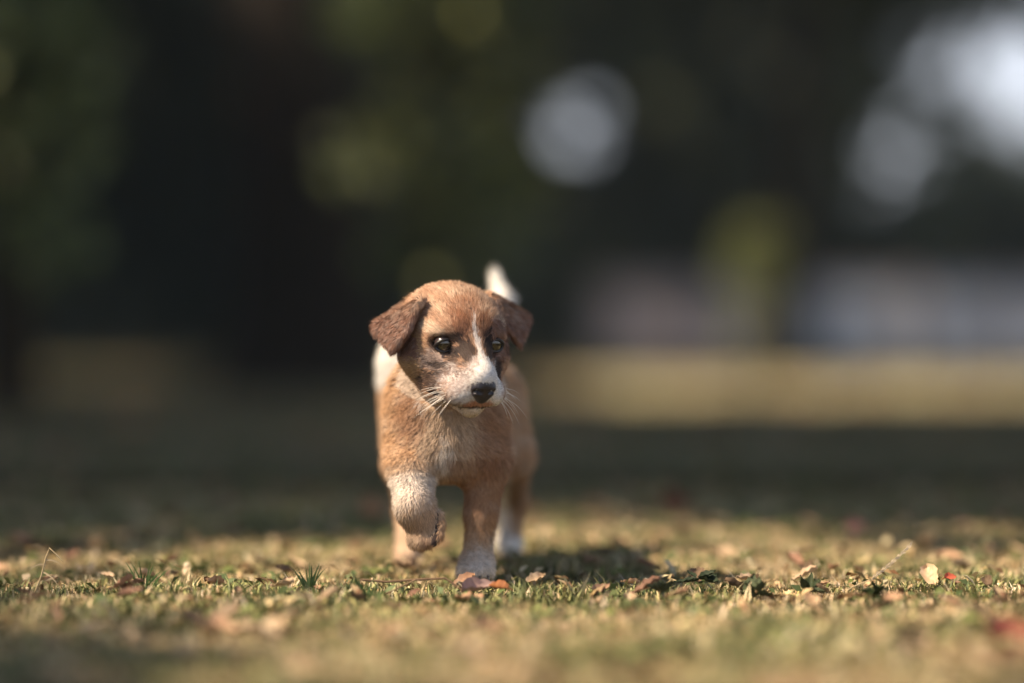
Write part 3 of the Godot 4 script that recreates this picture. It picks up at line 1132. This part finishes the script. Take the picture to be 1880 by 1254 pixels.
func _puppy() -> void:
	var yaw := deg_to_rad(25.0)
	var pitch := deg_to_rad(20.0)
	head = Basis(V(cos(yaw), 0, -sin(yaw)), V(sin(yaw) * sin(pitch), cos(pitch), cos(yaw) * sin(pitch)), V(sin(yaw) * cos(pitch), -sin(pitch), cos(yaw) * cos(pitch)))
	var base := V(-58, 0, -170)
	var root := thing("puppy", "tan puppy with a white blaze walking over the sunlit grass, one forepaw raised", "puppy", V(base.x * 0.001, 0.002, -DIST + base.z * 0.001))
	var fd := puppy_field()
	var t0 := Time.get_ticks_msec()
	var s := skin(fd, V(-132, -5, -352), V(36, 300, 60), 2.5)
	print("skin ", s.v.size(), " ", Time.get_ticks_msec() - t0)
	t0 = Time.get_ticks_msec()
	var lengths := PackedFloat32Array()
	for i in s.v.size():
		var c := coat(s.v[i])
		lengths.append(c.a)
		s.c.append(Color(c.r, c.g, c.b, 1.0))
	# hair
	var hs := Shape.new()
	var tri := s.f.size() / 3
	var skinv := s.v
	for i in tri:
		var i0 := s.f[i * 3]
		var i1 := s.f[i * 3 + 1]
		var i2 := s.f[i * 3 + 2]
		var p0 := skinv[i0]
		var area := (skinv[i1] - p0).cross(skinv[i2] - p0).length() * 0.5
		var want := area * (1.0 if p0.z > -140.0 else 0.55)
		if p0.z > -80.0 and p0.y > 140.0:
			want = area * 1.7
		var cnt := int(want) + (1 if rng.randf() < want - int(want) else 0)
		for h in cnt:
			var a := rng.randf()
			var b := rng.randf()
			if a + b > 1.0:
				a = 1.0 - a
				b = 1.0 - b
			var p := p0 + (skinv[i1] - p0) * a + (skinv[i2] - p0) * b
			var nn := (s.n[i0] * (1.0 - a - b) + s.n[i1] * a + s.n[i2] * b).normalized()
			var len0 := lengths[i0]
			if len0 < 1.2:
				continue
			var c := coat(p) if (p0.z > -80.0 and p0.y > 140.0) else s.c[i0]
			var flow := hair_flow(p)
			flow = (flow - nn * flow.dot(nn)).normalized()
			var w1 := noise.get_noise_3d(p.x * 0.09, p.y * 0.09, p.z * 0.09 + 70.0)
			var w2 := noise.get_noise_3d(p.x * 0.09 + 50.0, p.y * 0.09, p.z * 0.09)
			var side := nn.cross(flow)
			var dir := (flow + side * (w1 * 0.9 + rnd(-0.35, 0.35)) + nn * (0.5 + 0.45 * w2 + rnd(-0.25, 0.5))).normalized()
			var l := len0 * rnd(0.65, 1.25)
			var w := nn.cross(dir).normalized().rotated(dir, rnd(-0.5, 0.5)) * 0.27
			var mid := p + dir * l * 0.5
			var tip := mid + (dir * 1.0 - nn * 0.28).normalized() * l * 0.5
			var b0 := rnd(0.6, 1.35)
			var col := Color(c.r * b0, c.g * b0, c.b * b0, 1.0)
			var j := hs.v.size()
			var start := p - nn * 0.4
			for v in [start - w, start + w, mid + w * 0.8, mid - w * 0.8, tip]:
				hs.v.append((v - base) * 0.001)
				hs.n.append((nn + dir * 0.15).normalized())
				hs.c.append(col)
			hs.f.append_array(PackedInt32Array([j, j + 1, j + 2, j, j + 2, j + 3, j + 3, j + 2, j + 4]))
	print("hair ", hs.v.size() / 5, " ", Time.get_ticks_msec() - t0)
	for i in s.v.size():
		s.v[i] = (s.v[i] - base) * 0.001
	var body := part("body", s.mesh(), matte(0.8, 0.3), root)
	var fur := part("fur", hs.mesh(), matte(0.65, 0.22, 0.25), body)
	fur.set_meta("kind", "stuff")
	# eyes
	for sx in [-1.0, 1.0]:
		var at := head_at + head * V(22.8 * sx, 0, -3.5)
		var look: Vector3 = (head * V(sx * 0.12, -0.02, 1.0)).normalized()
		part("eye", eyeball(8.0, look), eye_material(), root, (at - base) * 0.001)
		var rim := Shape.new()
		var pts := PackedVector3Array()
		var rad := PackedFloat32Array()
		for k in 25:
			var t := TAU * k / 24.0
			var e := V(cos(t) * 7.6, sin(t) * (5.6 if sin(t) > 0 else 5.2) + sx * 0.0 - 0.12 * cos(t) * sx * 7.6, 0)
			var dd: Vector3 = (V(e.x, e.y, 0) + V(sx * 1.0, 0, sqrt(maxf(1.0, 68.0 - e.x * e.x - e.y * e.y))))
			pts.append((head * dd) * 0.001)
			rad.append(0.0013)
		tube(rim, pts, rad, 8, Color(0.018, 0.015, 0.015))
		part("eyelid", rim.mesh(), matte(0.4, 0.5), root, (at - base) * 0.001)
	# nose
	var nf := Field.new()
	nf.head_at = Vector3.ZERO
	nf.ball(V(0, 2.5, -0.5), V(10.5, 7.5, 7.5), 3)
	nf.ball(V(-5.5, -1.0, 0.5), V(5.6, 7.0, 6.8), 3)
	nf.ball(V(5.5, -1.0, 0.5), V(5.6, 7.0, 6.8), 3)
	nf.ball(V(0, -7.0, 0.0), V(6.5, 7.0, 6.0), 4)
	nf.bone(V(-4.4, -2.0, 7.4), 2.0, V(-7.6, -0.6, 5), 1.5, -1.5)
	nf.bone(V(4.4, -2.0, 7.4), 2.0, V(7.6, -0.6, 5), 1.5, -1.5)
	nf.bone(V(-7.6, -0.6, 5.5), 1.3, V(-10.8, -3.5, 3), 0.9, -1.5)
	nf.bone(V(7.6, -0.6, 5.5), 1.3, V(10.8, -3.5, 3), 0.9, -1.5)
	nf.bone(V(0, -2, 7.8), 0.5, V(0, -12, 6), 0.5, -1.0)
	var ns := skin(nf, V(-13, -15, -10), V(13, 13, 10), 0.6)
	for i in ns.v.size():
		ns.v[i] = head * ns.v[i] * 0.001
		ns.n[i] = head * ns.n[i]
		ns.c.append(Color(0.016, 0.015, 0.016))
	var nm := matte(0.34, 0.5)
	var fn := FastNoiseLite.new()
	fn.noise_type = FastNoiseLite.TYPE_CELLULAR
	fn.frequency = 0.06
	var bt := NoiseTexture2D.new()
	bt.width = 256
	bt.height = 256
	bt.seamless = true
	bt.as_normal_map = true
	bt.noise = fn
	nm.normal_enabled = true
	nm.normal_texture = bt
	nm.normal_scale = 0.5
	nm.uv1_triplanar = true
	nm.uv1_scale = Vector3.ONE * 90.0
	var nose_at := head_at + head * V(0, -24.5, 38.0)
	part("nose", ns.mesh(), nm, root, (nose_at - base) * 0.001)
	# whiskers
	for sx in [-1.0, 1.0]:
		for k in 18:
			var u0 := V(sx * rnd(0.6, 0.95), rnd(-0.6, 0.15), rnd(-0.5, 0.55)).normalized()
			var a := V(sx * 12, -34, 22) + u0 * V(15.0, 12.5, 15.5)
			var d := (u0 + V(sx * 0.25, rnd(-0.35, 0.05), rnd(-0.1, 0.2))).normalized()
			var l := rnd(14, 27)
			var ws := Shape.new()
			var pts := PackedVector3Array()
			for i in 7:
				var u := i / 6.0
				pts.append((head * (a + d * l * u + V(0, -0.45, -0.25) * l * u * u) + head_at - base) * 0.001)
			tube(ws, pts, PackedFloat32Array([0.00018, 0.00017, 0.00016, 0.00015, 0.00013, 0.0001, 0.00004]), 5, Color(0.75, 0.68, 0.6))
			part("whisker", ws.mesh(), matte(0.4, 0.5, 0.3), root)
	# claws
	for q in [[-43.0, 6.0, -33.0], [-36.0, 5.5, -27.0], [-27.5, 5.5, -27.0], [-20.5, 6.0, -33.0]]:
		var cs := Shape.new()
		tube(cs, PackedVector3Array([(V(q[0], q[1] + 1.5, q[2] - 2.0) - base) * 0.001, (V(q[0], q[1] + 0.5, q[2] + 2.0) - base) * 0.001, (V(q[0], q[1] - 2.5, q[2] + 4.5) - base) * 0.001]), PackedFloat32Array([0.0014, 0.0012, 0.0003]), 7, Color(0.12, 0.09, 0.07))
		part("claw", cs.mesh(), matte(0.35, 0.5), root)

func eyeball(r: float, look: Vector3) -> ArrayMesh:
	var s := Shape.new()
	var u := look.cross(Vector3.UP).normalized()
	var w := u.cross(look)
	for i in 33:
		var th := PI * i / 32.0
		for j in 33:
			var ph := TAU * j / 32.0
			var d := look * cos(th) + (u * cos(ph) + w * sin(ph)) * sin(th)
			var deg := rad_to_deg(th)
			var bulge := 1.0 + 0.06 * exp(-pow(deg / 30.0, 2.0))
			s.v.append(d * r * bulge * 0.001)
			var c := Color(0.012, 0.01, 0.01)
			if deg > 17.0:
				c = Color(0.035, 0.025, 0.013).lerp(Color(0.055, 0.038, 0.018), 0.5 + 0.5 * sin(ph * 17.0))
			if deg > 40.0:
				c = Color(0.02, 0.016, 0.014)
			if deg > 48.0:
				c = Color(0.04, 0.03, 0.028)
			s.c.append(c)
	for i in 32:
		for j in 32:
			var a := i * 33 + j
			s.quad(a, a + 33, a + 34, a + 1)
	for p in s.v:
		s.n.append(p.normalized())
	s.orient()
	return s.mesh()

func eye_material() -> StandardMaterial3D:
	var m := matte(0.06, 0.5)
	m.clearcoat_enabled = true
	m.clearcoat = 1.0
	m.clearcoat_roughness = 0.02
	return m

# ------------------------------------------------------------------ small things on the lawn

func on_ground(x: float, z: float, up := 0.0) -> Vector3:
	return Vector3(x, ground_y(x, z) + up, z)

func blade(s: Shape, o: Vector3, tip: Vector3, wide: float, col: Color, bend: Vector3) -> void:
	var i := s.v.size()
	var d := (tip - o)
	var side := d.cross(Vector3(0.2, 0.1, 1.0)).normalized() * wide * 0.5
	var n := side.cross(d).normalized()
	for k in 5:
		var u := k / 4.0
		var p := o.lerp(tip, u) + bend * sin(u * PI)
		var w := 1.0 - 0.92 * u * u
		for q in [-1.0, 1.0]:
			s.v.append(p + side * w * q)
			s.n.append(n)
			s.c.append(col)
	for k in 4:
		s.quad(i + k * 2, i + k * 2 + 1, i + k * 2 + 3, i + k * 2 + 2)
	s.orient()

func dead_leaf(label: String, at: Vector3, turn: Vector3, length: float, width: float, curl: float, a: Color, b: Color) -> void:
	var t := thing("dead_leaf", label, "leaf", at, "dead leaves on the lawn")
	var bl := part("blade", dry_leaf(length, width, curl, a, b, 0.14), leaf_mat, t)
	bl.rotation = turn
	var s := Shape.new()
	tube(s, PackedVector3Array([Vector3(-length * 0.48, curl * length * 0.1, 0), Vector3(-length * 0.6, curl * length * 0.16, 0.001), Vector3(-length * 0.75, curl * length * 0.14, 0.002)]), PackedFloat32Array([0.0006, 0.0005, 0.0004]), 6, b * 0.7)
	var st := part("stalk", s.mesh(), leaf_mat, t)
	st.rotation = turn

func weed(label: String, at: Vector3, leaves: int, size: float, col: Color) -> void:
	var t := thing("broadleaf_weed", label, "weed", at, "broadleaf weeds beside the shadow")
	for k in leaves:
		var a := rnd(0, TAU)
		var up := rnd(-0.15, 1.0)
		var o := part("leaf", dry_leaf(size * rnd(0.5, 1.3), size * rnd(0.35, 0.65), rnd(0.1, 0.5), col, col * 0.7, 0.05), leaf_mat, t)
		o.rotation = Vector3(rnd(-0.4, 0.4), a, up)
		o.position = o.basis * Vector3(size * 0.55, 0, 0) + Vector3(rnd(-0.2, 0.2) * size, 0.004, rnd(-0.2, 0.2) * size)

func sprig(label: String, at: Vector3, blades: int, height: float, col: Color) -> void:
	var t := thing("grass_sprig", label, "grass", at, "grass sprigs taller than the lawn")
	for k in blades:
		var s := Shape.new()
		var a := rnd(0, TAU)
		var r := height * rnd(0.2, 0.8)
		blade(s, Vector3(rnd(-0.003, 0.003), -0.003, rnd(-0.003, 0.003)), Vector3(cos(a) * r, height * rnd(0.5, 1.0), sin(a) * r * 0.6), 0.0017, col * rnd(0.7, 1.3), Vector3(0, height * 0.12, 0))
		part("blade", s.mesh(), blade_mat, t)

func _small_things() -> void:
	dead_leaf("curled pinkish brown leaf lying at the puppy's standing forepaw", on_ground(-0.028, -2.005, 0.011), Vector3(0.5, 0.5, 0.25), 0.030, 0.017, 0.5, Color(0.34, 0.23, 0.20), Color(0.26, 0.17, 0.15))
	dead_leaf("small orange brown leaf curled against the pinkish leaf at the forepaw", on_ground(-0.012, -2.0, 0.011), Vector3(0.9, 2.6, 0.1), 0.019, 0.010, 0.5, Color(0.32, 0.13, 0.05), Color(0.22, 0.08, 0.035))
	dead_leaf("dark red brown leaf standing on edge at the back of the sunlit patch", on_ground(0.195, -2.9, 0.018), Vector3(1.2, 0.2, 0.1), 0.040, 0.030, 0.3, Color(0.16, 0.06, 0.035), Color(0.10, 0.045, 0.03))
	dead_leaf("pink leaf standing on edge in the grass beyond the seed head", on_ground(0.372, -2.62, 0.012), Vector3(1.2, -0.3, 0.2), 0.024, 0.020, 0.3, Color(0.36, 0.19, 0.16), Color(0.30, 0.15, 0.12))
	dead_leaf("tan leaf on the grass behind the puppy's raised forepaw", on_ground(-0.165, -2.85, 0.014), Vector3(0.9, 0.9, 0.1), 0.042, 0.030, 0.35, Color(0.40, 0.22, 0.12), Color(0.30, 0.15, 0.08))
	dead_leaf("bright red leaf lying in front of the seed head", on_ground(0.345, -1.67, 0.012), Vector3(0.5, 0.4, 0.1), 0.040, 0.026, 0.3, Color(0.28, 0.09, 0.06), Color(0.22, 0.07, 0.05))
	dead_leaf("tiny red leaf in the grass past the seed head", on_ground(0.375, -2.07, 0.010), Vector3(0.7, 0.2, 0.1), 0.011, 0.008, 0.3, Color(0.46, 0.10, 0.06), Color(0.38, 0.09, 0.05))
	# twig
	var tw := thing("dry_twig", "thin dark twig lying on the grass in front of the raised forepaw", "twig", on_ground(-0.08, -2.02, 0.012))
	var s := Shape.new()
	tube(s, PackedVector3Array([Vector3(-0.050, -0.004, 0.004), Vector3(-0.046, 0.004, 0.002), Vector3(-0.025, 0.002, 0), Vector3(0.0, 0.004, 0.002), Vector3(0.024, 0.005, 0), Vector3(0.034, -0.001, 0.004), Vector3(0.042, -0.008, 0.006)]), PackedFloat32Array([0.0007, 0.0009, 0.0010, 0.0010, 0.0009, 0.0008, 0.0006]), 7, Color(0.16, 0.10, 0.06), 0.1)
	part("stem", s.mesh(), leaf_mat, tw)
	s = Shape.new()
	tube(s, PackedVector3Array([Vector3(0.0, 0.004, 0.002), Vector3(-0.016, -0.003, 0.008), Vector3(-0.028, -0.008, 0.012)]), PackedFloat32Array([0.0008, 0.0006, 0.0004]), 6, Color(0.22, 0.15, 0.09))
	part("side_shoot", s.mesh(), leaf_mat, tw)
	# seed head
	var sh := thing("grass_seed_head", "pale dry grass stem with a feathery seed head leaning over the lawn", "seed head", on_ground(0.272, -2.035))
	var a := Vector3(0.0, -0.003, 0)
	var b := Vector3(0.030, 0.013, 0)
	var c := Vector3(0.064, 0.042, -0.004)
	s = Shape.new()
	tube(s, PackedVector3Array([a, a.lerp(b, 0.5) + Vector3(0, 0.002, 0), b, b.lerp(c, 0.5) - Vector3(0, 0.001, 0), c]), PackedFloat32Array([0.0006, 0.0006, 0.0005, 0.0004, 0.0002]), 7, Color(0.42, 0.33, 0.2))
	part("stem", s.mesh(), leaf_mat, sh)
	for k in 34:
		var u := 0.02 + 0.97 * k / 33.0
		var p := b.lerp(c, u) - Vector3(0, 0.001 * sin(u * PI), 0)
		var d := (c - b).normalized()
		var out := d.cross(Vector3(0, 0, 1)).rotated(d, k * 2.4)
		var q := Shape.new()
		blade(q, p, p + d * 0.0035 + out * 0.0016, 0.0013, Color(0.62, 0.50, 0.36) * rnd(0.8, 1.15), out * 0.0004)
		part("spikelet", q.mesh(), leaf_mat, sh)
	# weeds
	weed("dark upright weed leaf rising from the end of the puppy's shadow", on_ground(0.160, -2.04, 0.008), 6, 0.018, Color(0.035, 0.048, 0.026))
	weed("low dark weed rosette between the puppy's shadow and the seed head", on_ground(0.200, -2.0, 0.0), 10, 0.019, Color(0.065, 0.08, 0.04))
	weed("dark weed rosette nearest the foot of the seed head", on_ground(0.250, -2.02, 0.0), 7, 0.016, Color(0.045, 0.06, 0.028))
	weed("small dark weed growing under the leaning seed head", on_ground(0.302, -1.99, 0.001), 5, 0.016, Color(0.045, 0.06, 0.028))
	weed("low weed at the near edge of the puppy's shadow", on_ground(0.125, -1.985, 0.003), 7, 0.017, Color(0.06, 0.07, 0.04))
	# sprigs
	sprig("bright green grass sprig left of the twig, nearest the dry crooked stalk", on_ground(-0.309, -2.03), 11, 0.030, Color(0.09, 0.15, 0.045))
	sprig("dense green grass sprig beside the end of the twig", on_ground(-0.170, -2.03), 16, 0.028, Color(0.07, 0.11, 0.04))
	sprig("green grass sprig at the tip of the thin twig", on_ground(-0.122, -2.0), 10, 0.024, Color(0.07, 0.12, 0.04))
	sprig("pale grass sprig in front of the puppy's standing forepaw", on_ground(0.012, -2.0), 8, 0.022, Color(0.30, 0.30, 0.13))
	sprig("dry grass sprig in the puppy's shadow", on_ground(0.055, -2.01), 7, 0.024, Color(0.30, 0.26, 0.15))
	# crooked stalk
	var st := thing("dry_stalk", "crooked straw coloured dry stalk sticking up from the grass in the shade", "stalk", on_ground(-0.395, -2.05))
	s = Shape.new()
	tube(s, PackedVector3Array([Vector3(-0.012, -0.004, 0), Vector3(-0.004, 0.016, 0), Vector3(0.0, 0.032, 0), Vector3(0.003, 0.040, 0), Vector3(0.010, 0.034, 0.002), Vector3(0.015, 0.029, 0.003)]), PackedFloat32Array([0.0008, 0.0007, 0.0007, 0.0007, 0.0008, 0.0004]), 6, Color(0.48, 0.36, 0.2))
	part("stem", s.mesh(), leaf_mat, st)
	for q in [[Vector3(0.0, 0.026, 0), Vector3(-0.014, 0.022, 0.003)], [Vector3(0.0, 0.030, 0), Vector3(0.016, 0.024, 0.0)], [Vector3(-0.003, 0.02, 0), Vector3(0.012, 0.008, 0.004)]]:
		s = Shape.new()
		blade(s, q[0], q[1], 0.0015, Color(0.5, 0.38, 0.22), Vector3(0, 0.002, 0))
		part("blade", s.mesh(), blade_mat, st)
	# long bent blade
	var lb := thing("grass_sprig", "single long yellowish grass blade bent over at the shaded end of the lawn", "grass", on_ground(0.455, -2.35))
	s = Shape.new()
	blade(s, Vector3(-0.006, -0.003, 0), Vector3(0.024, 0.034, 0), 0.004, Color(0.30, 0.28, 0.13), Vector3(-0.004, 0.008, 0))
	part("blade", s.mesh(), blade_mat, lb)
